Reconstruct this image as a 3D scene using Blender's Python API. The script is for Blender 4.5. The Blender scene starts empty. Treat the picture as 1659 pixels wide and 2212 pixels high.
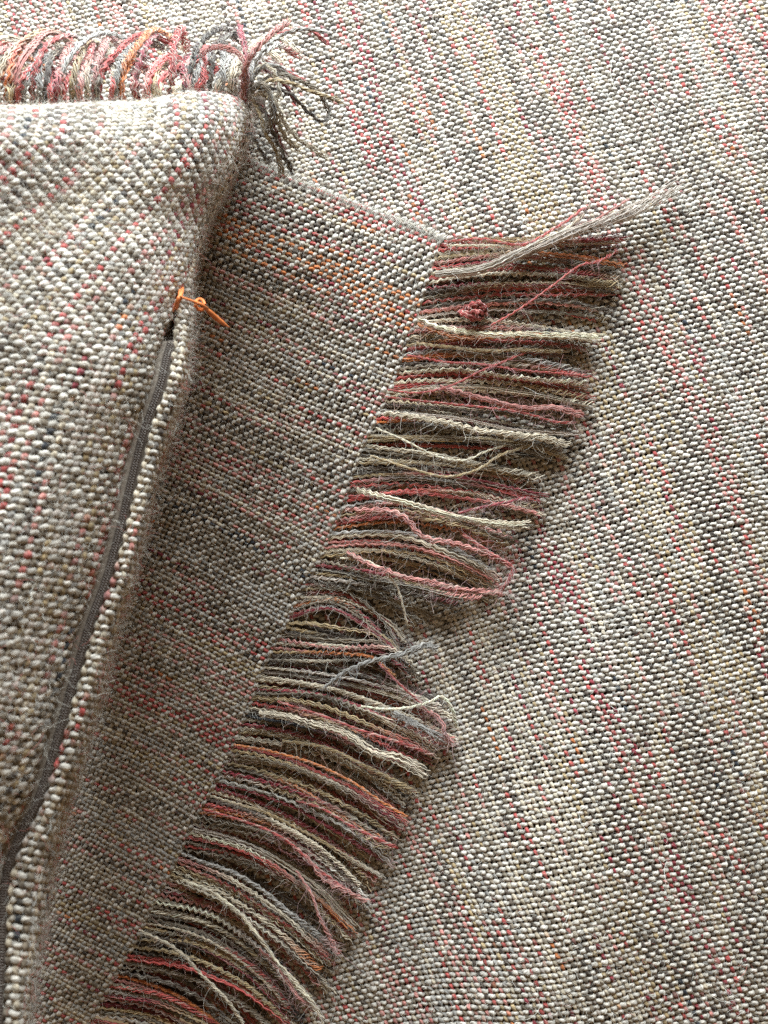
import bpy, math, numpy as np
from mathutils import Vector
rng = np.random.default_rng(7)
sc = bpy.context.scene
COL = sc.collection

# ------------------------------------------------------------------ camera
TILT = math.radians(8.5); FOV = math.radians(67.0)
CAM = np.array([0.0, -0.029, 0.191])
VW, VH = 1659.0, 2212.0            # units used for reading positions off the photograph
FV = VH/2/math.tan(FOV/2)
cam = bpy.data.cameras.new("camera"); camo = bpy.data.objects.new("camera", cam); COL.objects.link(camo)
camo.location = CAM; camo.rotation_euler = (TILT, 0, 0)
cam.sensor_fit = 'VERTICAL'; cam.sensor_height = 24; cam.angle = FOV
cam.clip_start = 0.01; cam.clip_end = 20
cam.dof.use_dof = True; cam.dof.focus_distance = 0.194; cam.dof.aperture_fstop = 12
sc.camera = camo

# ------------------------------------------------------------------ light: a window beyond the top of the picture, a dim warm room
w = bpy.data.worlds.new("World"); sc.world = w; w.use_nodes = True
bg = w.node_tree.nodes['Background']; bg.inputs[0].default_value = (1.0, 0.70, 0.39, 1); bg.inputs[1].default_value = 0.24
def area(name, az, el, dist, sx, sy, energy, color, aim=(0, 0, 0)):
    l = bpy.data.lights.new(name, 'AREA'); l.shape = 'RECTANGLE'; l.size = sx; l.size_y = sy
    l.energy = energy; l.color = color
    o = bpy.data.objects.new(name, l); COL.objects.link(o)
    az, el = math.radians(az), math.radians(el)
    p = Vector((math.sin(az)*math.cos(el), math.cos(az)*math.cos(el), math.sin(el)))*dist
    o.location = Vector(aim)+p; o.rotation_euler = (-p).to_track_quat('-Z', 'Y').to_euler()
    return o
area("window_light", -7, 28, 0.45, 0.38, 0.27, 12.2, (0.81, 0.93, 1.0), aim=(0.03, 0.05, 0))
sc.view_settings.view_transform = 'Standard'; sc.view_settings.look = 'None'
sc.view_settings.exposure = 0; sc.view_settings.gamma = 1
sc.cycles.use_denoising = False
sc.cycles.max_bounces = 6; sc.cycles.diffuse_bounces = 4
sc.render.hair_type = 'STRIP'

# ------------------------------------------------------------------ measuring helpers
def unproj(V, z):
    V = np.asarray(V, float); z = np.asarray(z, float)
    xc = (V[..., 0]-VW/2)/FV; yc = (VH/2-V[..., 1])/FV
    dy = yc*math.cos(TILT)+math.sin(TILT); dz = yc*math.sin(TILT)-math.cos(TILT)
    t = (z-CAM[2])/dz
    return np.stack([CAM[0]+xc*t, CAM[1]+dy*t, np.broadcast_to(z, t.shape)+0*t], -1)
def proj(P):
    d = P-CAM; c, s = math.cos(TILT), math.sin(TILT)
    y = d[..., 1]*c+d[..., 2]*s; zz = -d[..., 1]*s+d[..., 2]*c
    return np.stack([VW/2+FV*d[..., 0]/-zz, VH/2-FV*y/-zz], -1)
def cr(K, u):
    """smooth curve through the rows of K, u in 0..len-1"""
    K = np.asarray(K, float); n = len(K)
    u = np.clip(np.asarray(u, float), 0, n-1-1e-9); i = u.astype(int); f = (u-i)[..., None]
    g = lambda k: K[np.clip(k, 0, n-1)]
    p0, p1, p2, p3 = g(i-1), g(i), g(i+1), g(i+2)
    p0 = np.where((i == 0)[..., None], 2*p1-p2, p0); p3 = np.where((i >= n-2)[..., None], 2*p2-p1, p3)
    return 0.5*(2*p1+(p2-p0)*f+(2*p0-5*p1+4*p2-p3)*f*f+(3*p1-p0-3*p2+p3)*f**3)
def smooth1(n, step, r):
    m = max(2, int(n/step)+3)
    return np.interp(np.linspace(0, m-1.001, n), np.arange(m), r.uniform(-1, 1, m))
# ground relief: dished under throw and cushion, slopes shaped to shade the cloth
gx = np.arange(-700, 2400, 20.0); gy = np.arange(-700, 2960, 20.0)
GX, GY = np.meshgrid(gx, gy)
def sstep(a): a = np.clip(a, 0, 1); return a*a*(3-2*a)
rx_ = np.interp(gy, [-700, 400, 600, 900, 1200, 1500, 1800, 2212, 2960], [1330, 1370, 1440, 1400, 1330, 1250, 1170, 1060, 900])[:, None]
top_ = np.interp(gx, [-700, 300, 700, 950, 1150, 1400, 2400], [380, 400, 480, 560, 470, 400, 400])[None]
HZ = -0.0125*sstep((GY-top_)/950)*sstep((rx_+210-GX)/420)-0.0035*sstep((GY-top_)/260)*sstep((rx_+160-GX)/320)
HZ -= 0.0135*np.clip((GY-300)/1900, 0, 2)**2  # added fall towards the bottom, tilts the cloth off the window to dim it
HZ -= 0.014*sstep((GY-750)/1400)*sstep((1000-GX)/650)  # extra dip at lower left, put in so the throw darkens there
for _ in range(30):
    HZ[1:-1, 1:-1] = (HZ[1:-1, 1:-1]*2+HZ[:-2, 1:-1]+HZ[2:, 1:-1]+HZ[1:-1, :-2]+HZ[1:-1, 2:])/6
HZ += 0.0005*np.sin(GX/210+GY/340)+0.0004*np.sin(GX/150-GY/260+1)
def Z0(x, y):
    V = proj(np.stack([x, y, 0*x], -1))
    a = np.clip((V[..., 0]-gx[0])/20, 0, len(gx)-1.001); b = np.clip((V[..., 1]-gy[0])/20, 0, len(gy)-1.001)
    i = a.astype(int); j = b.astype(int); f = a-i; g = b-j
    return (HZ[j, i]*(1-f)+HZ[j, i+1]*f)*(1-g)+(HZ[j+1, i]*(1-f)+HZ[j+1, i+1]*f)*g
def on(V, off):
    z = np.zeros(np.asarray(V).shape[:-1])
    for _ in range(8):
        P = unproj(V, z); z = Z0(P[..., 0], P[..., 1])+off
    return unproj(V, z)

# ------------------------------------------------------------------ materials
def yarn_mat(name, freq=4.0, twist=1.9, along=0.9, dark=0.35, light=1.38, bump=1.0, sheen=0.3):
    m = bpy.data.materials.new(name); m.use_nodes = True; nt = m.node_tree; N = nt.nodes; L = nt.links
    b = N['Principled BSDF']; b.inputs['Roughness'].default_value = 0.82
    b.inputs['Sheen Weight'].default_value = sheen; b.inputs['Sheen Roughness'].default_value = 0.4
    b.inputs['Specular IOR Level'].default_value = 0.25
    def at(n):
        a = N.new('ShaderNodeAttribute'); a.attribute_name = n; return a
    def math_(op, a, b_, c=None):
        x = N.new('ShaderNodeMath'); x.operation = op
        for k, v in enumerate((a, b_, c)):
            if v is None: continue
            if isinstance(v, (int, float)): x.inputs[k].default_value = v
            else: L.new(v, x.inputs[k])
        return x.outputs[0]
    uv = at('yarn_uv'); sep = N.new('ShaderNodeSeparateXYZ'); L.new(uv.outputs['Vector'], sep.inputs[0])
    U, Vv = sep.outputs[0], sep.outputs[1]
    oi = N.new('ShaderNodeObjectInfo')
    A = math_('MULTIPLY_ADD', Vv, freq, math_('MULTIPLY', U, twist)); B = math_('MULTIPLY', U, along)
    cx = N.new('ShaderNodeCombineXYZ'); L.new(A, cx.inputs[0]); L.new(B, cx.inputs[1]); L.new(math_('MULTIPLY_ADD', oi.outputs['Random'], 97, sep.outputs[2]), cx.inputs[2])
    nz = N.new('ShaderNodeTexNoise'); nz.inputs['Scale'].default_value = 1.6; nz.inputs['Detail'].default_value = 3; nz.inputs['Roughness'].default_value = 0.6
    L.new(cx.outputs[0], nz.inputs['Vector'])
    r = N.new('ShaderNodeMapRange'); r.inputs[1].default_value = 0.30; r.inputs[2].default_value = 0.70; r.inputs[3].default_value = dark; r.inputs[4].default_value = light
    L.new(nz.outputs[0], r.inputs[0])
    col = at('dye')
    mul = N.new('ShaderNodeVectorMath'); mul.operation = 'SCALE'; L.new(col.outputs['Color'], mul.inputs[0]); L.new(r.outputs[0], mul.inputs['Scale'])
    # pale stray fibres twisted into the yarn
    nz2 = N.new('ShaderNodeTexNoise'); nz2.inputs['Scale'].default_value = 2.7; nz2.inputs['Detail'].default_value = 1
    L.new(cx.outputs[0], nz2.inputs['Vector'])
    r2 = N.new('ShaderNodeMapRange'); r2.inputs[1].default_value = 0.60; r2.inputs[2].default_value = 0.72; r2.inputs[3].default_value = 0; r2.inputs[4].default_value = 0.55
    L.new(nz2.outputs[0], r2.inputs[0])
    mx = N.new('ShaderNodeMix'); mx.data_type = 'RGBA'; L.new(r2.outputs[0], mx.inputs[0]); L.new(mul.outputs[0], mx.inputs[6]); mx.inputs[7].default_value = (0.55, 0.49, 0.39, 1)
    L.new(mx.outputs[2], b.inputs['Base Color'])
    bp = N.new('ShaderNodeBump'); bp.inputs['Strength'].default_value = bump; bp.inputs['Distance'].default_value = 0.0003
    L.new(nz.outputs[0], bp.inputs['Height']); L.new(bp.outputs[0], b.inputs['Normal'])
    return m
M_yarn = yarn_mat("woven_wool")
M_fringe = yarn_mat("fringe_wool", freq=2, twist=0.5, along=0.5, dark=0.5, light=1.35, bump=0.3)
def plain(name, c, rough=0.8, spec=0.3, noise=0.0, scale=900, bump=0.0):
    m = bpy.data.materials.new(name); m.use_nodes = True; nt = m.node_tree; b = nt.nodes['Principled BSDF']
    b.inputs['Roughness'].default_value = rough; b.inputs['Specular IOR Level'].default_value = spec
    n = nt.nodes.new('ShaderNodeTexNoise'); n.inputs['Scale'].default_value = scale; n.inputs['Detail'].default_value = 4
    tc = nt.nodes.new('ShaderNodeTexCoord'); nt.links.new(tc.outputs['Object'], n.inputs['Vector'])
    rp = nt.nodes.new('ShaderNodeMapRange'); rp.inputs[1].default_value = .3; rp.inputs[2].default_value = .7; rp.inputs[3].default_value = 1-noise; rp.inputs[4].default_value = 1+noise
    nt.links.new(n.outputs[0], rp.inputs[0])
    v = nt.nodes.new('ShaderNodeVectorMath'); v.operation = 'SCALE'; v.inputs[0].default_value = c; nt.links.new(rp.outputs[0], v.inputs['Scale'])
    nt.links.new(v.outputs[0], b.inputs['Base Color'])
    if bump:
        bp = nt.nodes.new('ShaderNodeBump'); bp.inputs['Strength'].default_value = bump; bp.inputs['Distance'].default_value = .0002
        nt.links.new(n.outputs[0], bp.inputs['Height']); nt.links.new(bp.outputs[0], b.inputs['Normal'])
    return m
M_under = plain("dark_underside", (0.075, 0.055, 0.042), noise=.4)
M_lining = plain("cushion_lining", (0.20, 0.16, 0.13), noise=.3)
M_stitch = plain("overlock_thread", (0.52, 0.48, 0.41), noise=.2)
M_orange = plain("orange_cord", (0.55, 0.15, 0.035), rough=.55, spec=.4, noise=.15, scale=500, bump=.15)
M_coil = plain("zip_coil", (0.16, 0.125, 0.105), rough=.5, noise=.3, scale=2500)
M_tape = plain("zip_tape", (0.24, 0.195, 0.155), rough=.9, noise=.25, scale=1500, bump=.3)
def fibre_mat():
    m = bpy.data.materials.new("wool_fibre"); m.use_nodes = True; nt = m.node_tree; b = nt.nodes['Principled BSDF']
    b.inputs['Roughness'].default_value = .7; b.inputs['Specular IOR Level'].default_value = .3
    a = nt.nodes.new('ShaderNodeAttribute'); a.attribute_name = 'dye'; nt.links.new(a.outputs['Color'], b.inputs['Base Color'])
    return m
M_fibre = fibre_mat()

# ------------------------------------------------------------------ object helpers
def tag(o, label=None, cat=None, group=None, kind=None):
    for k, v in (('label', label), ('category', cat), ('group', group), ('kind', kind)):
        if v: o[k] = v
    return o
def empty(name, loc, **kw):
    o = bpy.data.objects.new(name, None); o.empty_display_size = 0.01; COL.objects.link(o); o.location = loc; return tag(o, **kw)
def mesh_obj(name, V, F, mat, parent=None, dye=None, uv=None, smooth=True):
    """V (n,3) world points, F (m,4) quads; placed under parent"""
    V = np.asarray(V, np.float32)
    off = np.array(parent['world_base'] if parent is not None and 'world_base' in parent else (0, 0, 0), np.float32)
    me = bpy.data.meshes.new(name); me.vertices.add(len(V)); me.vertices.foreach_set('co', (V-off).ravel())
    F = np.asarray(F, np.int32); k = F.shape[1]
    me.loops.add(F.size); me.loops.foreach_set('vertex_index', F.ravel())
    me.polygons.add(len(F)); me.polygons.foreach_set('loop_start', np.arange(len(F), dtype=np.int32)*k)
    me.update(calc_edges=True)
    if smooth: me.polygons.foreach_set('use_smooth', np.ones(len(F), bool))
    if dye is not None:
        a = me.attributes.new('dye', 'FLOAT_COLOR', 'POINT'); c = np.ones((len(V), 4), np.float32); c[:, :3] = dye; a.data.foreach_set('color', c.ravel())
    if uv is not None:
        a = me.attributes.new('yarn_uv', 'FLOAT_VECTOR', 'POINT'); a.data.foreach_set('vector', np.asarray(uv, np.float32).ravel())
    me.materials.append(mat)
    o = bpy.data.objects.new(name, me); COL.objects.link(o)
    if parent is not None: o.parent = parent
    return o
def based(o, base=None):
    o['world_base'] = list(base if base is not None else o.location); return o
def tube(P, Nn, rx, rz, sides=5, u0=0.0, ustep=0.25, seed=0.0, open_under=False):
    """P (n,3) centreline, Nn (n,3) up, rx/rz (n,) half widths -> V,F,UV"""
    n = len(P); T = np.gradient(P, axis=0); T /= np.linalg.norm(T, axis=1, keepdims=True)+1e-12
    B = np.cross(T, Nn); B /= np.linalg.norm(B, axis=1, keepdims=True)+1e-12; U = np.cross(B, T)
    ang = np.radians(90+180+180/sides+np.arange(sides)*360/sides)
    rx = np.broadcast_to(rx, n); rz = np.broadcast_to(rz, n)
    ca, sa = np.cos(ang), np.sin(ang)
    if open_under: ca, sa = {5: (np.array([-.85, -.84, 0, .84, .85]), np.array([-.8, .62, 1, .62, -.8])), 4: (np.array([-.85, -.62, .62, .85]), np.array([-.8, .8, .8, -.8]))}[sides]
    V = P[:, None]+B[:, None]*(ca[None, :, None]*rx[:, None, None])+U[:, None]*(sa[None, :, None]*rz[:, None, None])
    i = np.arange(n-1)[:, None]*sides; k = np.arange(sides)[None]; k2 = (k+1) % sides
    if open_under: k, k2 = k[:, :-1], k2[:, :-1]
    F = np.stack([i+k, i+sides+k, i+sides+k2, i+k2], -1).reshape(-1, 4)[:, ::-1]
    uv = np.zeros((n, sides, 3)); uv[..., 0] = (u0+np.arange(n)*ustep)[:, None]; uv[..., 1] = np.arange(sides)/sides; uv[..., 2] = seed
    return V.reshape(-1, 3), F, uv.reshape(-1, 3)
def runs(m):
    d = np.flatnonzero(np.diff(np.concatenate([[0], m.astype(int), [0]]))); return list(zip(d[::2], d[1::2]))
def join(parts):
    V, F, U, D = [], [], [], []; o = 0
    for p in parts:
        V.append(p[0]); F.append(p[1]+o); U.append(p[2]); D.append(p[3]); o += len(p[0])
    return np.concatenate(V), np.concatenate(F), np.concatenate(U), np.concatenate(D)

PAL = np.array([(0.53, 0.44, 0.325), (0.20, 0.155, 0.11), (0.085, 0.062, 0.048), (0.33, 0.30, 0.27), (0.40, 0.075, 0.065),
                (0.48, 0.20, 0.17), (0.50, 0.16, 0.05), (0.36, 0.26, 0.14), (0.030, 0.033, 0.042), (0.24, 0.035, 0.045), (0.50, 0.42, 0.36)])
PROB = np.array([.12, .24, .14, .11, .10, .12, .02, .06, .018, .03, .03]); PROB /= PROB.sum()
FPROB = np.array([.23, .16, .12, .05, .17, .08, .04, .12, .01, .08, .04]); FPROB /= FPROB.sum()
CREAM = np.array((0.57, 0.510, 0.440))
def dye_run(n, cell, r, base=None, prob=None):
    prob = PROB if prob is None else prob
    """colour along a space-dyed yarn: n samples, cell samples per crossing"""
    out = np.zeros((n, 3)); i = 0; main = base if base is not None else r.choice(len(PAL), p=prob)
    while i < n:
        L = int(r.uniform(2, 12)*cell); c = PAL[main if r.random() < .5 else r.choice(len(PAL), p=prob)]*r.uniform(.8, 1.25)
        out[i:i+L] = c; i += L
    k = cell*2+1; ker = np.ones(k)/k
    pad = np.pad(out, ((k//2, k//2), (0, 0)), mode='edge')
    return np.stack([np.convolve(pad[:, c], ker, 'valid') for c in range(3)], -1)

S = 4
def weave(parent, P, Nn, mask, p, seed, warp_parent=None, wild=1.0, amp=.21, wx=.56, wz=.30):
    """P,Nn (A,B,3): lattice with S samples per crossing. axis 0 runs along the coloured warp, axis 1 along the cream weft."""
    r = np.random.default_rng(seed); A, B = P.shape[:2]; nw, nf = (B-1)//S, (A-1)//S
    Ta = np.gradient(P, axis=0); Tb = np.gradient(P, axis=1)
    Ta /= np.linalg.norm(Ta, axis=2, keepdims=True); Tb /= np.linalg.norm(Tb, axis=2, keepdims=True)
    def build(name, line, nrm, side, msk, phase, weft, idx):
        n = len(line); t = np.arange(n)
        c = np.cos(math.pi*t/S+phase*math.pi)
        h = (amp*1.05 if weft else amp*1.02)*p*np.sign(c)*np.abs(c)**(.38 if weft else .9)
        lean = np.sin(2*math.pi*t/(2*S)+phase*math.pi)*c
        jit = (smooth1(n, S, r)*.10+smooth1(n, S*6, r)*.13+(lean*.16 if weft else lean*.08))*p*wild
        jh = smooth1(n, S*1.3, r)*.10*p*wild
        slub = (1+r.normal()*.05)*(1+smooth1(n, S*1.1, r)*.20+np.maximum(0, smooth1(n, S*3, r)-.6)*1.0)
        if weft:
            tone = 1+smooth1(n, S*5, r)*.12+smooth1(n, S, r)*.14+r.normal()*.06; D = CREAM*tone[:, None]
            D = D*(1-np.maximum(0, smooth1(n, S*2, r)-.75)[:, None]*np.array([1.2, 1.5, 1.9]))
            rx, rz = wx*.80*p*slub*(.86+.16*np.abs(c)), wz*.80*p*slub
        else:
            D = dye_run(n, S, r, base=mains[idx])*(1+smooth1(n, S, r)*.25)[:, None]
            rx, rz = wx*.78*p*slub*(.80+.20*np.abs(c)), wz*.84*p*slub
        C = line+nrm*(h+jh)[:, None]+side*jit[:, None]
        parts = []; sd = 5 if weft or p > .00135 else 4
        rs = runs(msk); rs = [(rs[0][0], rs[-1][1])] if rs else []
        for a, b in rs:
            if b-a < 4: continue
            v, f, uv = tube(C[a:b], nrm[a:b], rx[a:b], rz[a:b], sd, u0=a/S, ustep=1/S, seed=idx*3.7, open_under=True)
            parts.append((v, f, uv, np.repeat(np.clip(D[a:b], .01, .9), sd, 0)))
        if parts:
            v, f, uv, d = join(parts); mesh_obj(name, v, f, M_yarn, warp_parent or parent, dye=d, uv=uv)
    mains = [0]
    for _ in range(nw+1): mains.append(mains[-1] if r.random() < .42 else (mains[-2] if len(mains) > 2 and r.random() < .3 else int(r.choice(len(PAL), p=PROB))))
    mains = mains[1:]
    for j in range(nw+1):
        b = j*S; build('warp_yarn', P[:, b], Nn[:, b], Tb[:, b], mask[:, b], j % 2, False, j)
    for i in range(nf+1):
        a = i*S; build('weft_yarn', P[a], Nn[a], Ta[a], mask[a], (i+1) % 2, True, i+1000)
def lattice_normals(P, up=(0, 0, 1)):
    n = np.cross(np.gradient(P, axis=1), np.gradient(P, axis=0)); n /= np.linalg.norm(n, axis=2, keepdims=True)+1e-12
    s = np.sign((n*np.array(up)).sum(-1).mean()); return n*s
def fuzz(name, parent, pts, nrm, length, rad, dyes, seed, lift=.35, curl=.9, npt=6, droop=0.0):
    """loose fibres: random curly hairs rooted at pts"""
    r = np.random.default_rng(seed); n = len(pts)
    d = r.normal(size=(n, 3)); d -= nrm*(d*nrm).sum(1, keepdims=True); d /= np.linalg.norm(d, axis=1, keepdims=True)
    d = d+nrm*r.uniform(0, lift*2, n)[:, None]
    L = length*r.lognormal(0, .45, n); P = np.zeros((n, npt, 3)); P[:, 0] = pts; cur = d
    k = r.normal(size=(n, 3))*curl
    for i in range(1, npt):
        cur = cur+(k+r.normal(size=(n, 3))*curl*.8)/npt*2-nrm*droop/npt; cur /= np.linalg.norm(cur, axis=1, keepdims=True)
        st = cur*(L/(npt-1))[:, None]; P[:, i] = P[:, i-1]+st
        below = ((P[:, i]-pts)*nrm).sum(1); P[:, i] += nrm*np.maximum(0, -below)[:, None]
    off = np.array(parent['world_base'])
    hc = bpy.data.hair_curves.new(name); hc.add_curves([npt]*n)
    hc.attributes['position'].data.foreach_set('vector', (P-off).astype(np.float32).ravel())
    ra = hc.attributes.get('radius') or hc.attributes.new('radius', 'FLOAT', 'POINT')
    rr = rad*r.uniform(.6, 1.2, n)[:, None]*np.linspace(1, .45, npt)[None]
    ra.data.foreach_set('value', rr.astype(np.float32).ravel())
    a = hc.attributes.new('dye', 'FLOAT_COLOR', 'CURVE'); c = np.ones((n, 4), np.float32); c[:, :3] = dyes; a.data.foreach_set('color', c.ravel())
    hc.materials.append(M_fibre)
    o = bpy.data.objects.new(name, hc); COL.objects.link(o); o.parent = parent; o['kind'] = 'stuff'; return o
def fibre_dyes(n, r, red=.15):
    c = np.array((0.60, 0.56, 0.49))*r.uniform(.55, 1.2, (n, 1)); m = r.random(n)
    c[m < red] = np.array((.45, .15, .12)); c[m > .80] = np.array((.20, .16, .13)); return c

# ------------------------------------------------------------------ outlines read off the photograph
ROOT = np.array([(1000, 380), (968, 470), (950, 520), (928, 600), (903, 690), (872, 765), (848, 830), (815, 890), (785, 950), (762, 1010), (742, 1085), (715, 1150), (690, 1210),
                 (655, 1270), (628, 1330), (595, 1390), (560, 1455), (532, 1530), (502, 1605), (475, 1675), (441, 1740), (408, 1810), (374, 1883),
                 (330, 1960), (290, 2035), (245, 2110), (205, 2185), (150, 2290), (95, 2390), (40, 2480)], float)
EDGE = np.array([(548, 150), (540, 215), (536, 262), (530, 300), (500, 375), (455, 465), (425, 540), (413, 600), (413, 681), (403, 807), (374, 916), (336, 1038), (311, 1143), (285, 1248),
                 (252, 1353), (222, 1479), (195, 1580), (170, 1672), (143, 1747), (128, 1814), (112, 1884), (100, 1959), (85, 2047), (72, 2134), (60, 2209), (40, 2330), (25, 2500)], float)
edge_x = lambda y: np.interp(y, EDGE[:, 1], EDGE[:, 0])
root_x = lambda y: np.interp(y, ROOT[:, 1], ROOT[:, 0])
PITCH = 0.00131

# ------------------------------------------------------------------ the seat under everything
sx_ = np.linspace(-200, 1860, 90); sy_ = np.linspace(-200, 2420, 110)
SG = unproj(np.stack(np.meshgrid(sx_, sy_), -1), 0.0); SG[..., 2] = Z0(SG[..., 0], SG[..., 1])-0.0012
nr, nc = SG.shape[:2]; ii = (np.arange(nr-1)[:, None]*nc+np.arange(nc-1)[None]).ravel()
TOPF = np.stack([ii, ii+nc, ii+nc+1, ii+1], -1)
low = SG.reshape(-1, 3).copy(); low[:, 2] = -0.05
Vs = np.concatenate([SG.reshape(-1, 3), low]); n0 = nr*nc
rim = np.concatenate([np.arange(nc), np.arange(1, nr)*nc+nc-1, (nr-1)*nc+np.arange(nc-2, -1, -1), np.arange(nr-2, 0, -1)*nc]); r2_ = np.roll(rim, -1)
Fs = np.concatenate([TOPF, (TOPF+n0)[:, ::-1], np.stack([rim, r2_, r2_+n0, rim+n0], -1)])
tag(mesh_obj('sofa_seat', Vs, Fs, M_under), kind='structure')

# ------------------------------------------------------------------ the blanket laid over the seat
blanket = based(empty('blanket', (0, 0, 0), label='woven wool blanket spread flat beneath the fringed throw, cream flecked red and brown', cat='blanket'))
wa = math.radians(20); fa = math.radians(16)
dw = np.array([math.sin(wa), -math.cos(wa)]); df = np.array([math.cos(fa), math.sin(fa)])
nA, nB = 262, 232
a_ = (np.arange(nA*S+1)/S-nA/2)*PITCH; b_ = (np.arange(nB*S+1)/S-nB/2)*PITCH
c0 = np.array([0.0, 0.003])
X = c0[0]+a_[:, None]*dw[0]+b_[None]*df[0]; Y = c0[1]+a_[:, None]*dw[1]+b_[None]*df[1]
X = X+0.0012*np.sin(Y*40+1)+0.0005*np.sin(Y*110+X*60); Y = Y+0.0014*np.sin(X*34+.5)+0.0005*np.sin(X*95+Y*50)
PB = np.stack([X, Y, Z0(X, Y)], -1); NB = lattice_normals(PB); VB = proj(PB)
vx, vy = VB[..., 0], VB[..., 1]
hem_y = np.interp(vx, [400, 540, 649, 736, 833, 962], [290, 330, 372, 405, 447, 511])
under = ((vx < root_x(vy)-20) & (vy > hem_y+60)) | ((vx < 440) & (vy > 330))
mask = (vx > -45) & (vx < VW+45) & (vy > -45) & (vy < VH+45) & ~under
weave(blanket, PB, NB, mask, PITCH, 11, wild=1.2)
r = np.random.default_rng(3)
ok = np.argwhere(mask & (vx > 0) & (vx < VW) & (vy > 0) & (vy < VH)); k = ok[r.choice(len(ok), 15000)]
fuzz('loose_fibres', blanket, PB[k[:, 0], k[:, 1]]+NB[k[:, 0], k[:, 1]]*PITCH*.55, NB[k[:, 0], k[:, 1]], .0021, .000027, fibre_dyes(len(k), r, .06), 5, lift=.25)

k = ok[r.choice(len(ok), 900)]
fuzz('long_fibres', blanket, PB[k[:, 0], k[:, 1]]+NB[k[:, 0], k[:, 1]]*PITCH*.5, NB[k[:, 0], k[:, 1]], .0050, .000034, np.clip(fibre_dyes(len(k), r, .05)*1.2, 0, .8), 8, lift=.2, curl=1.5, npt=9)
# ------------------------------------------------------------------ the fringed throw
base_t = on(np.array([700., 1100.]), 0.0)
throw = based(empty('throw', tuple(base_t), label='fringed woven throw lying diagonally on the blanket, its long fringe spread to the right', cat='throw'), base_t)
TOFF = 0.0021
Rw = on(ROOT, TOFF)
u = np.linspace(0, len(ROOT)-1, 1500); RC = cr(Rw, u); RV = cr(ROOT, u)
arc = np.concatenate([[0], np.cumsum(np.linalg.norm(np.diff(RC, axis=0), axis=1))])
i0 = int(np.argmin(np.abs(u-2)))
arc -= arc[i0]; nS = int((arc[-1])/PITCH)
s_ = np.arange(nS*S+1)/S*PITCH
R3 = np.stack([np.interp(s_, arc, RC[:, c]) for c in range(3)], -1)
fr = s_/s_[-1]
ang0 = np.radians(25+7*fr)
nT = 74; t_ = np.arange(nT*S+1)/S*PITCH
ang = ang0[None, :]-0.9*t_[:, None]*(1-fr[None])          # hem bends a little flatter to the left
dx = np.cumsum(np.concatenate([0*ang[:1], np.cos(ang[1:])*(PITCH/S)]), 0); dy = np.cumsum(np.concatenate([0*ang[:1], np.sin(ang[1:])*(PITCH/S)]), 0)
X = R3[None, :, 0]-dx; Y = R3[None, :, 1]+dy
X = X+0.0005*np.sin(Y*90+t_[:, None]*70); Y = Y+0.0006*np.sin(X*80)
lift = 0.0006*np.sin(X*70+Y*40)*np.clip(t_/.01, 0, 1)[:, None]
PT = np.stack([X, Y, Z0(X, Y)+TOFF+lift], -1); NT = lattice_normals(PT); VT = proj(PT)
mt = (VT[..., 0] > edge_x(VT[..., 1])-75) & (VT[..., 1] < VH+110) & (VT[..., 0] > -60)
weave(throw, PT, NT, mt, PITCH, 23)
ok = np.argwhere(mt); k = ok[r.choice(len(ok), 6500)]
fuzz('loose_fibres', throw, PT[k[:, 0], k[:, 1]]+NT[k[:, 0], k[:, 1]]*PITCH*.55, NT[k[:, 0], k[:, 1]], .0020, .000027, fibre_dyes(len(k), r, .06), 6, lift=.25)

# overlocked hem along the top side of the throw
hem = PT[:, 0]; hemN = NT[:, 0]; side = PT[:, 0]-PT[:, 6]; side /= np.linalg.norm(side, axis=1, keepdims=True)
stitch_me = []
def stitch_mesh(r):
    q = np.linspace(-.35, math.pi+.2, 9)
    P = np.stack([np.cos(q)*.00155-.0005, np.linspace(-.00030, .00045, 9)+r.uniform(-.0002, .0002), np.sin(q)*.00066], -1)
    parts = []
    for o in (-.00016, .00018):
        v, f, uv = tube(P+np.array([r.uniform(-.0003, .0003), o, 0]), np.tile([0, 1., .2], (9, 1)), .00008, .00008, 4); parts.append((v, f, uv, v*0+.6))
    v, f, uv, d = join(parts); me_o = mesh_obj('stitch', v, f, M_stitch); me = me_o.data; bpy.data.objects.remove(me_o); return me
sm = [stitch_mesh(r) for _ in range(6)]
L = np.concatenate([[0], np.cumsum(np.linalg.norm(np.diff(hem, axis=0), axis=1))])
from mathutils import Matrix
for q in np.arange(-0.0015, 0.058, 0.00075):
    i = int(np.clip(np.searchsorted(L, max(q, 0)), 1, len(hem)-2)); T = hem[i+1]-hem[i-1]; T /= np.linalg.norm(T)
    pos = hem[i]+T*min(q, 0)+side[i]*.0003; o = bpy.data.objects.new('stitch', sm[r.integers(6)]); COL.objects.link(o); o.parent = throw
    m = Matrix((( side[i][0], T[0], hemN[i][0], pos[0]-base_t[0]), (side[i][1], T[1], hemN[i][1], pos[1]-base_t[1]), (side[i][2], T[2], hemN[i][2], pos[2]-base_t[2]), (0, 0, 0, 1)))
    o.matrix_local = m @ Matrix.Rotation(r.uniform(-.25, .25), 4, 'Z')
kk = r.integers(0, 44*S, 450); fuzz('loose_threads', throw, hem[kk]+side[kk]*.0006+hemN[kk]*.0007, hemN[kk], .0022, .00003, np.tile((.55, .52, .46), (450, 1)), 9, lift=.5, curl=1.4)

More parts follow.
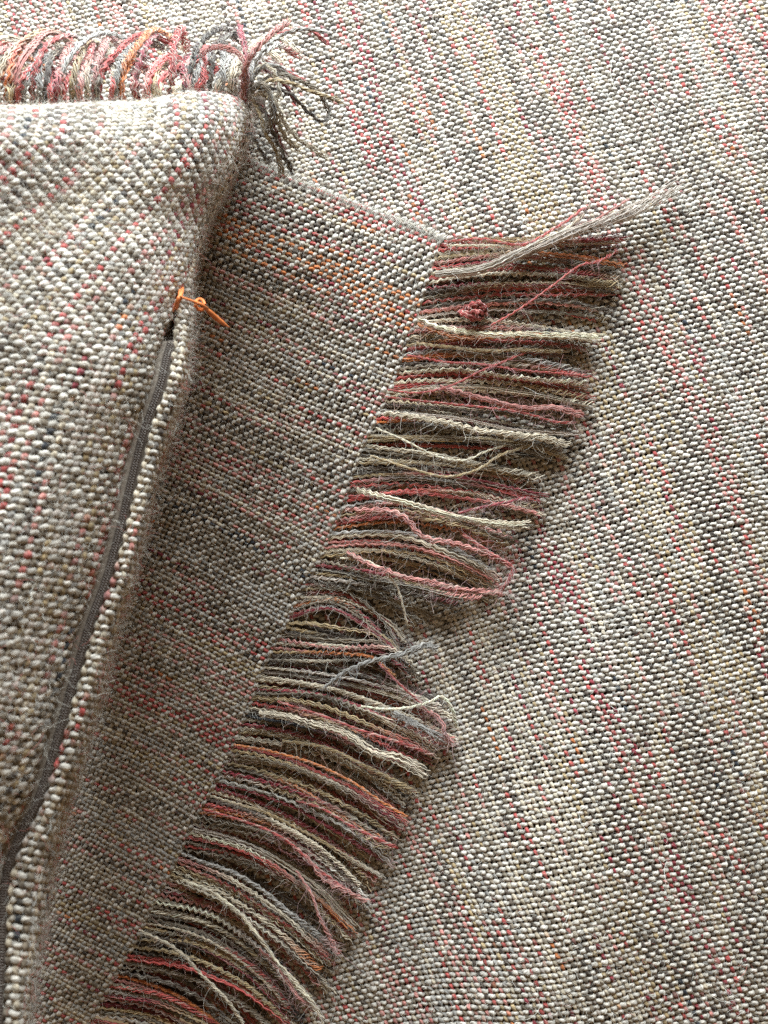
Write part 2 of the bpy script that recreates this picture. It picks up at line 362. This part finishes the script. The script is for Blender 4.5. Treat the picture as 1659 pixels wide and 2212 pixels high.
# ---- fringe strands: bundles of crimped filaments
def strand_geo(C, up, rad, colour, r, nf=7, crimp=.00042, wave=.0022, spread=2.0, fr_=.00021, twist=0.0, n=None):
    """C (k,3) control points -> filaments following the curve, rippled alike, opening at the tip"""
    kk_ = len(C); d = cr(C, np.linspace(0, kk_-1, 60)); al = np.concatenate([[0], np.cumsum(np.linalg.norm(np.diff(d, axis=0), axis=1))])
    Lh = al[-1]; n = n or int(np.clip(Lh/.00085, 14, 60)); s = np.linspace(0, Lh, n)
    Cc = np.stack([np.interp(s, al, d[:, c]) for c in range(3)], -1)
    T = np.gradient(Cc, axis=0); T /= np.linalg.norm(T, axis=1, keepdims=True); B = np.cross(T, up); B /= np.linalg.norm(B, axis=1, keepdims=True); U = np.cross(B, T)
    ph = r.uniform(0, 6.28); wv = wave*r.uniform(.8, 1.35)
    f = s/Lh; am = crimp*(1-.35*f)*r.uniform(.3, 1.2)*(1+.4*smooth1(n, 9, r))
    phs = 2*math.pi*s/wv+ph+smooth1(n, 12, r)*.9
    open_ = 1+(spread-1)*np.clip((f-.55)/.45, 0, 1)**1.6; open_ *= 1-.35*np.exp(-f*12)
    wander = smooth1(n, 14, r)*rad*.5
    parts = []
    for q in range(nf):
        a0 = 2*math.pi*q/nf+r.uniform(-.4, .4); rr = rad*(math.sqrt(r.uniform(.15, 1)))
        tw = a0+twist*s
        lat = np.cos(tw)*rr*open_+wander+np.sin(phs+r.normal()*.25)*am+smooth1(n, 6, r)*rad*.22*(1+1.5*f)
        ver = np.sin(tw)*rr*.75*open_+np.cos(phs*.5+q)*am*.25
        cut = n-int(r.uniform(0, .08)*n)
        Pq = (Cc+B*lat[:, None]+U*ver[:, None])[:cut]
        rad_q = fr_*r.uniform(.75, 1.25)*np.linspace(1, .7, cut)
        v, fa_, uv = tube(Pq, U[:cut], rad_q, rad_q, 3, u0=0, ustep=.5, seed=q*5.1+ph)
        D = colour[:, :][np.clip((f[:cut]*(len(colour)-1)).astype(int), 0, len(colour)-1)]*r.uniform(.72, 1.28)
        if r.random() < .16: D = D*.45+np.array((.58, .52, .42))*.5
        parts.append((v, fa_, uv, np.repeat(np.clip(D, .01, .85), 3, 0)))
    return join(parts), (Cc, B, U)
def strand(parent, name, *a, **k):
    (v, f, uv, d), fr3 = strand_geo(*a, **k); o = mesh_obj(name, v, f, M_fringe, parent, dye=d, uv=uv); return o, fr3
def dcol(r, idx=None, n=24):
    c = dye_run(n, 2, r, base=idx, prob=FPROB)*1.25 if idx is None else np.tile(PAL[idx]*r.uniform(.9, 1.15), (n, 1)); return c
PAIRS = np.array([(950, 520, 1325, 505), (928, 600, 1335, 590), (903, 690, 1320, 680), (872, 765, 1295, 765), (848, 830, 1275, 850), (815, 890, 1240, 925),
                  (785, 950, 1222, 995), (762, 1010, 1150, 1045), (742, 1085, 1140, 1125), (715, 1150, 1105, 1215), (690, 1210, 1060, 1290), (655, 1270, 945, 1340),
                  (628, 1330, 905, 1420), (595, 1390, 965, 1480), (560, 1455, 980, 1570), (532, 1530, 925, 1660), (502, 1605, 888, 1765), (475, 1675, 852, 1838), (441, 1740, 805, 1935),
                  (408, 1810, 755, 2015), (374, 1883, 715, 2080), (330, 1960, 690, 2165), (290, 2035, 640, 2240), (245, 2110, 585, 2310), (205, 2185, 540, 2375), (150, 2290, 470, 2470)], float)
ps = (np.arange(len(PAIRS)))
idx_s = np.interp(s_[::S], arc, u)-2                       # strand -> fractional pair index
fib_p, fib_n, fib_d = [], [], []
nst = 0
lock = np.zeros((len(idx_s), 5)); q_ = 0
while q_ < len(idx_s):
    g_ = int(r.integers(3, 8)); c_ = q_+(g_-1)/2
    lock[q_:q_+g_] = (c_, r.normal()*20, r.normal()*9, r.uniform(0, .0016), r.normal()*9); q_ += g_
for j, us in enumerate(idx_s):
    if us > len(PAIRS)-1.01: break
    lc = lock[j]; ul = np.interp(lc[0]*.55+j*.45, np.arange(len(idx_s)), idx_s); q = cr(PAIRS, np.array(ul+0.0)); A = R3[j*S]; av = proj(A)
    fcl = math.sin(j*.55)+.6*math.sin(j*.23+2)             # strands gather in locks
    tip = q[2:]+np.array([r.normal()*13-6+lc[1], r.normal()*6-fcl*7+lc[2]])
    low_ = us/len(PAIRS); chord = tip-av; perp = np.array([chord[1], -chord[0]])/np.linalg.norm(chord)
    bow = (10+34*low_)+r.normal()*4+lc[4]
    ptsV = np.array([av, av+chord*.33+perp*bow*.9, av+chord*.68+perp*bow*.8+np.array([0, r.normal()*5]), tip])
    if 11.0 < us < 13.6:                                   # locks that swing downwards over their neighbours
        ptsV[3] = np.array([870+r.normal()*20, 1395+(us-11)*26+r.normal()*9]); ptsV[2] = av+(ptsV[3]-av)*.72+np.array([22, -26])
    layer = r.random(); offs = np.array([TOFF-.0001, TOFF+.0009*layer+lc[3]*.7, .0016+.0011*layer+lc[3], .0013+.0009*layer+lc[3]*.7])
    C = np.stack([on(ptsV[c], offs[c]) for c in range(4)])
    C = np.concatenate([[A+(A-C[1])/np.linalg.norm(A-C[1])*.0012], C])
    o, f3 = strand(throw, 'fringe_strand', C, np.array([0, 0, 1.]), .00050*r.uniform(.75, 1.3), dcol(r), r, nf=7, spread=r.uniform(1.3, 2.4), twist=r.choice([0, 0, 900, 1500])*1.0)
    nst += 1
    Cc, B, U = f3; k_ = r.integers(2, len(Cc), 20); fib_p.append(Cc[k_]+U[k_]*.0004); fib_n.append(U[k_]); c_ = PAL[r.choice(len(PAL), p=PROB)]; fib_d.append(np.tile(c_*.5+np.array((.34, .32, .28)), (20, 1)))
    # the second, shorter strand lying beneath
    if j % 2 == 0:
        t2 = tip+np.array([-r.uniform(10, 60), r.normal()*24+6]); P2 = np.array([av, av+(t2-av)*.35+perp*bow*.5, av+(t2-av)*.7+perp*bow*.5, t2])
        C = np.stack([on(P2[c], [.0013, .0013, .0012, .0011][c]) for c in range(4)])
        strand(throw, 'fringe_strand', C, np.array([0, 0, 1.]), .0004, dcol(r), r, nf=6, spread=2.2)
# strands that lie out of line, as in the photograph: (points, colour index, radius, lift, twist, spread)
ODD = [([(960, 522), (1040, 516), (1130, 528), (1200, 492), (1275, 440)], 4, .00030, .0046, 1800, 1.3),
       ([(965, 530), (1060, 530), (1150, 528), (1215, 500), (1262, 462)], 0, .00030, .0044, 1500, 1.5),
       ([(940, 590), (1040, 580), (1130, 540), (1200, 515), (1300, 480), (1400, 440), (1490, 385)], 10, .00085, .0062, 60, 2.4),
       ([(1110, 560), (1180, 525), (1250, 500), (1330, 470), (1372, 448)], 10, .00080, .0056, 300, 2.0),
       ([(1190, 512), (1240, 492), (1290, 472), (1345, 438), (1358, 430)], 5, .00022, .0056, 1800, 1.6),
       ([(1060, 702), (1120, 668), (1190, 620), (1250, 575), (1290, 565), (1332, 545)], 4, .00024, .0056, 2000, 2.6),
       ([(905, 688), (960, 712), (1050, 722), (1140, 722), (1230, 728), (1312, 728)], 0, .00062, .0050, 0, 1.8),
       ([(902, 700), (990, 728), (1080, 728), (1160, 726), (1220, 730)], 6, .00040, .0052, 0, 1.2),
       ([(900, 742), (980, 752), (1060, 758), (1140, 755), (1230, 760)], 7, .00046, .0046, 900, 1.4),
       ([(880, 766), (960, 782), (1050, 788), (1130, 800), (1200, 806), (1288, 816)], 4, .00026, .0052, 2200, 1.6),
       ([(838, 842), (900, 848), (970, 835), (1040, 800), (1090, 780), (1135, 762)], 4, .00026, .0056, 2200, 1.3),
       ([(832, 858), (930, 868), (1040, 880), (1130, 892), (1200, 912), (1245, 912)], 4, .00028, .0050, 2200, 1.5),
       ([(950, 835), (1040, 860), (1130, 880), (1190, 882), (1262, 895)], 5, .00060, .0048, 0, 1.9),
       ([(830, 890), (920, 905), (1010, 925), (1090, 935), (1160, 945), (1232, 960)], 0, .00052, .0049, 500, 1.8),
       ([(812, 925), (880, 955), (940, 985), (1000, 995), (1050, 975), (1100, 960)], 0, .00028, .0048, 1900, 1.4),
       ([(800, 985), (880, 1010), (960, 1030), (1030, 1015), (1080, 985), (1150, 960)], 7, .00034, .0047, 1500, 1.4),
       ([(990, 1110), (1040, 1095), (1090, 1085), (1142, 1075)], 9, .00034, .0052, 1500, 1.4),
       ([(770, 1060), (870, 1085), (960, 1110), (1040, 1128), (1100, 1135), (1146, 1132)], 0, .00055, .0054, 0, 1.8),
       ([(765, 1100), (860, 1110), (910, 1160), (985, 1175), (1060, 1200), (1100, 1225)], 5, .00062, .0066, 500, 1.2),
       ([(1000, 1155), (1040, 1180), (1080, 1208), (1106, 1228), (1092, 1262), (1078, 1274)], 4, .00044, .0064, 1500, 1.3),
       ([(748, 1195), (820, 1228), (900, 1250), (980, 1268), (1040, 1276), (1092, 1278)], 5, .00066, .0066, 500, 1.3),
       ([(735, 1205), (800, 1215), (850, 1255), (870, 1310), (880, 1350)], 0, .00026, .0055, 1900, 1.2),
       ([(700, 1486), (750, 1450), (810, 1425), (870, 1412), (915, 1392), (946, 1400)], 3, .00060, .0060, 700, 1.9),
       ([(780, 1526), (830, 1532), (880, 1528), (930, 1515), (955, 1505), (980, 1540), (985, 1575)], 0, .00034, .0060, 2000, 2.2),
       ([(850, 1540), (890, 1560), (930, 1580), (960, 1600)], 3, .00070, .0052, 0, 2.0),
       ([(930, 1535), (955, 1560), (962, 1585), (975, 1610)], 5, .00060, .0048, 0, 1.8),
       ([(820, 1435), (860, 1475), (900, 1510), (925, 1540)], 4, .00026, .0052, 2000, 1.3),
       ([(600, 1515), (690, 1545), (770, 1575), (850, 1600), (935, 1630)], 4, .00042, .0054, 1200, 1.5),
       ([(560, 1540), (660, 1560), (740, 1580), (800, 1620), (860, 1640), (925, 1672)], 0, .00066, .0056, 0, 1.9),
       ([(610, 1600), (700, 1615), (780, 1650), (860, 1690), (905, 1715)], 7, .00044, .0046, 1200, 1.6),
       ([(505, 1608), (590, 1625), (680, 1650), (760, 1690), (820, 1730), (880, 1765)], 6, .00032, .0050, 1500, 1.4),
       ([(640, 1730), (700, 1750), (770, 1790), (820, 1815), (855, 1830)], 4, .00032, .0052, 1600, 1.9),
       ([(440, 1750), (530, 1775), (610, 1810), (680, 1870), (730, 1910), (765, 1935)], 4, .00034, .0050, 1500, 1.5),
       ([(590, 1800), (660, 1850), (700, 1900), (760, 1930), (800, 1950)], 5, .00044, .0052, 900, 1.9),
       ([(640, 1880), (672, 1930), (690, 1980), (705, 2010), (725, 2045)], 5, .00034, .0056, 1400, 3.0),
       ([(395, 1900), (470, 1935), (540, 2000), (600, 2080), (660, 2150), (700, 2210)], 0, .00046, .0050, 600, 1.8),
       ([(560, 2050), (600, 2090), (640, 2150), (680, 2180)], 5, .00050, .0050, 400, 2.0),
       ([(300, 2010), (380, 2050), (440, 2110), (490, 2160), (530, 2215)], 0, .00036, .0049, 1200, 1.4)]
for ptsV, ci, rad, lf, tw, sp in ODD:
    m = len(ptsV); prof = lf+.0005-np.abs(np.linspace(-1, 1, m))**2*.0016
    C = np.stack([on(np.array(pv, float), prof[i]) for i, pv in enumerate(ptsV)])
    o, f3 = strand(throw, 'fringe_strand', C, np.array([0, 0, 1.]), rad*(1.35 if ci in (0, 10) and rad > .0005 else .95), dcol(r, ci)*(1.35 if ci == 0 else 1.15), r, nf=5 if rad < .0003 else (15 if rad > .0005 else 9), spread=sp, twist=tw, crimp=.00012 if tw > 1000 else .00036, fr_=.00018)
    Cc, B, U = f3; k_ = r.integers(1, len(Cc), 60); fib_p.append(Cc[k_]+U[k_]*rad*.8); fib_n.append(U[k_]); fib_d.append(np.tile(PAL[ci]*.6+.18, (60, 1)))
# a red yarn end curled into a small ball
cb = on(np.array([1025., 672.]), .0058)
th = np.linspace(0, 2*math.pi*5, 120); ball = cb+np.stack([np.cos(th)*.0036*(.55+.45*np.sin(th*.37)), np.sin(th)*.0022*(.6+.4*np.cos(th*.53)), np.sin(th*1.7)*.0016], -1)
strand(throw, 'fringe_strand', ball[::3], np.array([0, 0, 1.]), .00042, dcol(r, 4)*.9, r, nf=8, spread=1.3, n=160)[0]['label'] = 'red fringe strand curled into a small ball'
fp = np.concatenate(fib_p); fn = np.concatenate(fib_n); fd = np.concatenate(fib_d)*r.uniform(.7, 1.3, (len(fp), 1))
fuzz('fringe_fibres', throw, fp, fn, .0034, .000032, np.clip(fd, 0, .8), 31, lift=.35, curl=1.2, droop=.5)

# ------------------------------------------------------------------ the cushion
cb0 = unproj(np.array([150., 1100.]), -.008)
cushion = based(empty('cushion', tuple(cb0), label='plump woven cushion with zipped side and fringed top edge, resting on the throw', cat='cushion'), cb0)
cm = .01
#        right seam x, y, z | left x, y, z
ROWS = np.array([(480, 262, .5, -230, 300, 1.6), (505, 230, 1.7, -230, 262, 3.6), (522, 216, 2.7, -230, 244, 5.0), (533, 242, 3.1, -230, 262, 5.7), (528, 290, 3.3, -230, 305, 6.2),
                 (497, 370, 3.5, -230, 365, 6.5), (450, 460, 3.6, -230, 435, 6.7), (418, 540, 3.7, -230, 500, 6.8), (398, 605, 3.8, -230, 560, 6.8), (372, 675, 3.9, -230, 620, 6.8), (342, 760, 4.0, -230, 690, 6.8),
                 (326, 830, 4.0, -230, 755, 6.8), (290, 933, 4.0, -230, 860, 6.8), (263, 1038, 4.0, -230, 968, 6.7), (238, 1143, 4.0, -230, 1075, 6.6), (209, 1248, 4.0, -230, 1185, 6.5), (171, 1353, 4.0, -230, 1295, 6.4),
                 (141, 1458, 4.0, -230, 1405, 6.3), (113, 1558, 4.0, -230, 1508, 6.2), (84, 1659, 4.0, -230, 1613, 6.0), (58, 1734, 4.0, -230, 1690, 5.9), (25, 1799, 4.0, -240, 1765, 5.8), (-5, 1879, 4.0, -250, 1845, 5.7),
                 (-15, 1959, 4.0, -255, 1925, 5.6), (-20, 2060, 4.0, -260, 2025, 5.6), (-25, 2200, 4.0, -265, 2165, 5.5), (-30, 2400, 4.0, -270, 2370, 5.5)], float)
ROWS[7:, 2] += .25*np.clip((np.arange(len(ROWS)-7))/4, 0, 1); ROWS[:, 2] *= cm; ROWS[:, 5] = np.minimum(ROWS[:, 5], 6.1+.0*ROWS[:, 5])*cm; ROWS[7:, 2] += .002; ROWS[10:, 2] += .001
R_ = 520; Mc = 140; rr = cr(ROWS, np.linspace(0, len(ROWS)-1, R_)); rowk = np.linspace(0, len(ROWS)-1, R_)[:, None]; zipm = np.clip((rowk[:, 0]-8.5)/1.5, 0, 1); sx0 = rr[:, 0:1]-5*zipm[:, None]; t = np.linspace(0, 1, Mc)**1.3
xx = sx0+(rr[:, 3:4]-sx0)*t; yy = rr[:, 1:2]+(rr[:, 4:5]-rr[:, 1:2])*t; yy = yy-16*np.exp(-((xx-430)/85)**2)*np.clip((6-rowk)/3, 0, 1)
rowk = np.linspace(0, len(ROWS)-1, R_)[:, None]
zz = rr[:, 2:3]+(rr[:, 5:6]-rr[:, 2:3])*(1-(1-t)**2.0)-.0009*np.exp(-((sx0-xx)/6)**2)
rnd = .25+.75*(1-1/(1+np.exp(-(rowk-7)/1.3))); dE = np.clip((sx0-xx)/95, 0, 1)
zz -= rnd*.010*(1-np.sqrt(1-(1-dE)**2))
zz += 0.0012*np.sin(xx/70+yy/160)*np.clip((rr[:, 0:1]-xx)/120, 0, 1)
GP = unproj(np.stack([xx, yy], -1), zz)
PC = 0.00145
def relattice(G, along_col, p, margin=0):
    """resample the dense grid G (rows, cols) to S samples per crossing of pitch p by arc length"""
    d = np.linalg.norm(np.diff(G[:, along_col], axis=0), axis=1); a = np.concatenate([[0], np.cumsum(d)])
    nR = int(a[-1]/p); ra = np.interp(np.arange(nR*S+1)/S*p, a, np.arange(len(a)))
    i = np.clip(ra.astype(int), 0, len(G)-2); f = (ra-i)[:, None, None]; H = G[i]*(1-f)+G[i+1]*f
    dc = np.linalg.norm(np.diff(H, axis=1), axis=2); ac = np.concatenate([np.zeros((len(H), 1)), np.cumsum(dc, 1)], 1)
    nC = int(ac[:, -1].max()/p); s = np.arange(nC*S+1)/S*p
    out = np.stack([np.stack([np.interp(s, ac[q], H[q, :, c]) for c in range(3)], -1) for q in range(len(H))])
    valid = s[None] <= ac[:, -1:]+1e-9
    return out, valid
def patch_grid(G, step=(4, 4)):
    g = G[::step[0], ::step[1]]; a, b = g.shape[:2]; k = (np.arange(a-1)[:, None]*b+np.arange(b-1)[None]).ravel()
    return g.reshape(-1, 3), np.stack([k, k+1, k+b+1, k+b], -1), (a, b)
def solid_patch(name, G, Nn, depth, mat, parent, step=(4, 4)):
    V, F, (a, b) = patch_grid(G, step); n = Nn[::step[0], ::step[1]].reshape(-1, 3); top = V-n*.0009; bot = V-n*depth
    N_ = len(V); rim = np.concatenate([np.arange(b), np.arange(1, a)*b+b-1, (a-1)*b+np.arange(b-2, -1, -1), np.arange(a-2, 0, -1)*b]); r2 = np.roll(rim, -1)
    return mesh_obj(name, np.concatenate([top, bot]), np.concatenate([F, (F+N_)[:, ::-1], np.stack([r2, rim, rim+N_, r2+N_], -1)]), mat, parent)
GN = lattice_normals(GP)
front = solid_patch('front_panel', GP, GN, .006, M_lining, cushion); based(front, cb0)
PF, valid = relattice(GP, 0, PC)
PF += (lattice_normals(PF)*(0.00012*np.sin(np.arange(PF.shape[1])/9)[None, :, None]))
NF = lattice_normals(PF); VF = proj(PF)
mf = valid & (VF[..., 0] > -110) & (VF[..., 1] < VH+110)
weave(front, PF, NF, mf, PC, 41, wild=1.25)
# side panel (beside the zip), rolling over to the underside
zr = rr[:, 0]+zipm*36+3
th = np.radians(np.linspace(0, 168, 100))
ze = np.interp(np.linspace(0, len(ROWS)-1, R_), [0, 3, 8, 10, 26], [.6*cm, 1.8*cm, 1.8*cm, 1.3*cm, 1.0*cm])
xe = np.maximum(edge_x(rr[:, 1]+(edge_x(rr[:, 1])-zr)*.22), zr+3)
sx2 = zr[:, None]+(xe-zr)[:, None]*np.sin(th)[None]; z2 = rr[:, 2:3]-.0006-rnd*.0095-np.maximum(0, rr[:, 2]-rnd[:, 0]*.0095-ze)[:, None]*np.where(th < math.pi/2, (1-np.cos(th))**1.7, 1-np.cos(th))[None]
sy2 = rr[:, 1:2]+(sx2-zr[:, None])*.22
GS = unproj(np.stack([sx2, sy2], -1), z2)
GSN = np.cross(np.gradient(GS, axis=0), np.gradient(GS, axis=1)); GSN /= np.linalg.norm(GSN, axis=2, keepdims=True)
if GSN[300, 5, 2] < 0: GSN = -GSN
side_p = solid_patch('side_panel', GS, GSN, .004, M_lining, cushion, (4, 3)); based(side_p, cb0)
PS, vs = relattice(GS, 0, PC); NS_ = np.cross(np.gradient(PS, axis=0), np.gradient(PS, axis=1)); NS_ /= np.linalg.norm(NS_, axis=2, keepdims=True)+1e-12
if NS_[NS_.shape[0]//2, 5, 2] < 0: NS_ = -NS_
VS_ = proj(PS); weave(side_p, PS, NS_, vs & (VS_[..., 1] < VH+110), PC, 43, amp=.26)
r = np.random.default_rng(77)
ok = np.argwhere(mf); k = ok[r.choice(len(ok), 9000)]
fuzz('loose_fibres', cushion, PF[k[:, 0], k[:, 1]]+NF[k[:, 0], k[:, 1]]*PC*.5, NF[k[:, 0], k[:, 1]], .0024, .000028, fibre_dyes(len(k), r, .10), 15, lift=.4)
ok = np.argwhere(vs & (VS_[..., 1] < VH+50)); k = ok[r.choice(len(ok), 10000)]
fuzz('loose_fibres', cushion, PS[k[:, 0], k[:, 1]]+NS_[k[:, 0], k[:, 1]]*PC*.45, NS_[k[:, 0], k[:, 1]], .0021, .000028, fibre_dyes(len(k), r, .16), 16, lift=.45, curl=1.1)

# zip: tape, two coils, orange cord pull
lo = int(R_*9.7/(len(ROWS)-1)); Zx = rr[lo:, 0]; Zy = rr[lo:, 1]; Zz = rr[lo:, 2]-rnd[lo:, 0]*.010
def strip(name, x0, x1, z0, z1, mat, parent, thick=.0005):
    q = np.linspace(0, 1, 5)[None]; G = unproj(np.stack([(Zx[:, None]+x0)*(1-q)+(Zx[:, None]+x1)*q, Zy[:, None]+0*q], -1), (Zz[:, None]+z0)*(1-q)+(Zz[:, None]+z1)*q)
    n = lattice_normals(G); V, F, (a, b) = patch_grid(G, (2, 1)); n = n[::2].reshape(-1, 3); bot = V-n*thick; N_ = len(V)
    rim = np.concatenate([np.arange(b), np.arange(1, a)*b+b-1, (a-1)*b+np.arange(b-2, -1, -1), np.arange(a-2, 0, -1)*b]); r2 = np.roll(rim, -1)
    return mesh_obj(name, np.concatenate([V, bot]), np.concatenate([F, (F+N_)[:, ::-1], np.stack([r2, rim, rim+N_, r2+N_], -1)]), mat, parent)
zipper = strip('zipper', -14, 42, -.0000, -.0006, M_tape, cushion); based(zipper, cb0)
for off, rad in ((18.5, .00027), (25.0, .00027)):
    Cz = unproj(np.stack([Zx+off, Zy], -1), Zz+.0001); al = np.concatenate([[0], np.cumsum(np.linalg.norm(np.diff(Cz, axis=0), axis=1))])
    s = np.arange(0, al[-1], .0001); C = np.stack([np.interp(s, al, Cz[:, c]) for c in range(3)], -1); T = np.gradient(C, axis=0); T /= np.linalg.norm(T, axis=1, keepdims=True)
    B = np.cross(T, [0, 0, 1.]); B /= np.linalg.norm(B, axis=1, keepdims=True); U = np.cross(B, T); ph = s/.0005*2*math.pi
    H = C+B*(np.cos(ph)*rad)[:, None]+U*(np.sin(ph)*rad*.6)[:, None]
    v, f, uv = tube(H, U, .00013, .00013, 4); mesh_obj('zipper_coil', v, f, M_coil, zipper)
for off in (13.5, 30):   # stitched cords each side of the coil
    C = unproj(np.stack([Zx+off, Zy], -1), Zz-.0000); v, f, uv = tube(C, np.tile([0, 0, 1.], (len(C), 1)), .00016, .00016, 5); mesh_obj('tape_seam', v, f, M_under, zipper)
z2V = lambda a, b: ((450+a/4.1475)*.6636, (850+b/4.1475)*.6636)
def cord(pts, zs, rx, rz, name='zip_pull_cord'):
    K = unproj(np.array([z2V(*p) for p in pts]), np.array(zs)*cm); n = 40; C = cr(K, np.linspace(0, len(K)-1, n)); w_ = .5*np.interp(np.linspace(0, 1, n), np.linspace(0, 1, len(rx)), rx)
    v, f, uv = tube(C, np.tile([0, 0, 1.], (n, 1)), w_, w_*rz, 8)
    caps = []
    vv = np.concatenate([v, [C[0], C[-1]]]); c0_, c1_ = len(v), len(v)+1
    fc = [[(k+1) % 8, k, c0_, c0_] for k in range(8)]; fc = []
    return mesh_obj(name, v, f, M_orange, zipper)
cord([(600, 330), (590, 420), (560, 480), (520, 560), (470, 665)], [3.6, 4.1, 4.5, 4.45, 4.2], [.0006, .0008, .0008, .0006], .8)
cord([(560, 360), (560, 440), (575, 490), (545, 560), (520, 650)], [3.8, 4.2, 4.6, 4.5, 4.2], [.0005, .0007, .0007, .0005], .8)
cord([(575, 488), (660, 515), (760, 552), (870, 595), (930, 640)], [4.75, 4.55, 4.3, 4.15, 3.9], [.0007, .0007, .0007, .0008], .7)
cord([(900, 630), (975, 700), (1060, 775), (1140, 835), (1235, 898)], [3.85, 3.6, 3.4, 3.2, 3.0], [.0008, .0012, .0013, .0011, .0001], .55)
for rx_, a0 in ((70, 0), ):
    q = np.linspace(0, 2*math.pi, 9); cord([(838+62*math.cos(a)+10*math.sin(a), 590+78*math.sin(a)) for a in q], [3.95+.12*math.cos(a*2) for a in q], [.00062, .00062], .9)
cord([(760, 600), (820, 640), (880, 650), (930, 640)], [3.9, 3.8, 3.85, 3.9], [.0006, .0006], .9)

# cushion fringe along the far top edge and the tuft at its corner
def topz(x): return np.interp(x, [-230, 540], [4.9*cm, 2.7*cm])
def topy(x): return np.interp(x, [-230, 540], [240, 214])
fib_p, fib_n, fib_d = [], [], []
UPV = np.array([0, .35, .94])
def cstrand(ptsV, zs, ci, rad, nf=11, tw=0, sp=1.5, cr_=.0004):
    C = unproj(np.array(ptsV, float), np.array(zs)); o, f3 = strand(cushion, 'fringe_strand', C, UPV, rad, dcol(r, ci), r, nf=nf, spread=sp, twist=tw, crimp=cr_, fr_=.00016)
    Cc, B, U = f3; k_ = r.integers(0, len(Cc), 60); fib_p.append(Cc[k_]+U[k_]*rad*r.uniform(-1, 1, (60, 1))+B[k_]*rad*r.uniform(-1, 1, (60, 1))); fib_n.append(U[k_]); c = PAL[ci] if ci is not None else PAL[r.choice(len(PAL), p=PROB)]
    fib_d.append(np.tile(c*.55+.2, (60, 1)))
for x in np.arange(-130, 548, 11):
    x0 = x+r.normal()*4; z0 = topz(x0); y0 = topy(x0)+14; far = r.random()
    hgt = r.uniform(85, 180)*(1-.1*far); swing = r.uniform(-15, 140)
    cstrand([(x0, y0+10), (x0+r.normal()*5, y0-hgt*.45), (x0+swing*.25, y0-hgt*.85), (x0+swing*.65, y0-hgt*r.uniform(.95, 1.1)), (x0+swing*1.15, y0-hgt*r.uniform(.7, .95))],
            [z0-.004, z0+.001, z0-.002, z0-.010-far*.006, z0-.020-far*.008], None if r.random() < .55 else r.choice([0, 4, 5, 3, 4, 9, 1]), r.uniform(.0006, .0009), tw=r.choice([0, 900, 1600]), sp=1.4)
TUFT = [([(528, 215), (527, 160), (545, 115), (585, 75), (625, 45)], [.030, .034, .036, .034, .030], 5, .0008, 900, 1.5),
        ([(520, 212), (532, 165), (520, 120), (470, 100), (430, 120)], [.030, .033, .034, .033, .030], 5, .0007, 900, 1.3),
        ([(548, 160), (560, 120), (600, 82), (650, 62), (715, 70)], [.030, .032, .030, .027, .022], 3, .0005, 900, 1.4),
        ([(600, 75), (640, 62), (675, 68), (705, 92)], [.026, .026, .024, .020], 4, .0005, 600, 2.2),
        ([(560, 135), (590, 165), (620, 190), (640, 225)], [.030, .029, .026, .022], 9, .0005, 1200, 1.6),
        ([(575, 130), (610, 150), (640, 165), (660, 175)], [.030, .029, .027, .025], 4, .0004, 1200, 2.0),
        ([(545, 200), (580, 175), (620, 178), (665, 195), (705, 208), (742, 222)], [.030, .034, .034, .031, .028, .026], 7, .0006, 1200, 1.7),
        ([(555, 180), (600, 160), (650, 175), (690, 200), (715, 250)], [.029, .032, .030, .027, .022], 1, .0006, 1200, 1.6),
        ([(552, 190), (590, 190), (630, 205), (665, 240), (695, 262), (718, 246)], [.030, .031, .030, .027, .024, .023], 2, .0005, 1500, 1.4),
        ([(550, 205), (580, 200), (600, 235), (625, 280), (660, 310), (712, 342)], [.030, .033, .032, .029, .026, .022], 0, .0007, 1200, 2.0),
        ([(556, 200), (585, 215), (600, 260), (620, 300), (650, 322)], [.029, .031, .029, .027, .024], 7, .0007, 900, 1.7),
        ([(548, 215), (562, 245), (575, 290), (598, 330), (612, 384)], [.029, .030, .029, .027, .024], 7, .0005, 1200, 2.2),
        ([(552, 220), (575, 250), (595, 300), (615, 340), (636, 372)], [.029, .030, .028, .026, .023], 2, .0005, 1200, 2.0),
        ([(560, 225), (585, 260), (600, 295), (618, 338)], [.028, .029, .027, .024], 4, .0004, 1200, 1.5),
        ([(535, 285), (550, 300), (566, 330), (582, 355)], [.026, .026, .024, .022], 2, .0004, 1200, 2.4),
        ([(545, 160), (575, 140), (595, 165), (600, 200), (580, 240)], [.030, .033, .033, .032, .030], 0, .0007, 900, 1.4),
        ([(545, 190), (570, 180), (585, 210), (590, 250), (575, 285)], [.030, .034, .034, .032, .029], 1, .0007, 900, 1.4),
        ([(545, 175), (560, 150), (590, 140), (620, 160), (640, 190)], [.030, .032, .033, .031, .028], 3, .0006, 900, 1.4),
        ([(540, 200), (545, 170), (540, 140), (550, 110)], [.030, .032, .032, .030], 3, .0005, 900, 1.4)]
for p_, z_, ci, rad, tw, sp in TUFT: cstrand(p_, z_, ci, rad*.85, nf=9, tw=tw, sp=sp)
fp = np.concatenate(fib_p); fn = np.concatenate(fib_n); fd = np.concatenate(fib_d)
fuzz('fringe_fibres', cushion, fp, fn, .0026, .000022, np.clip(fd*r.uniform(.7, 1.3, (len(fp), 1)), 0, .8), 51, lift=.3, curl=1.3)
for o in list(bpy.data.objects):
    if 'world_base' in o: del o['world_base']
print('objects', len(bpy.data.objects), 'tris', sum(len(m.polygons)*2 for m in bpy.data.meshes))
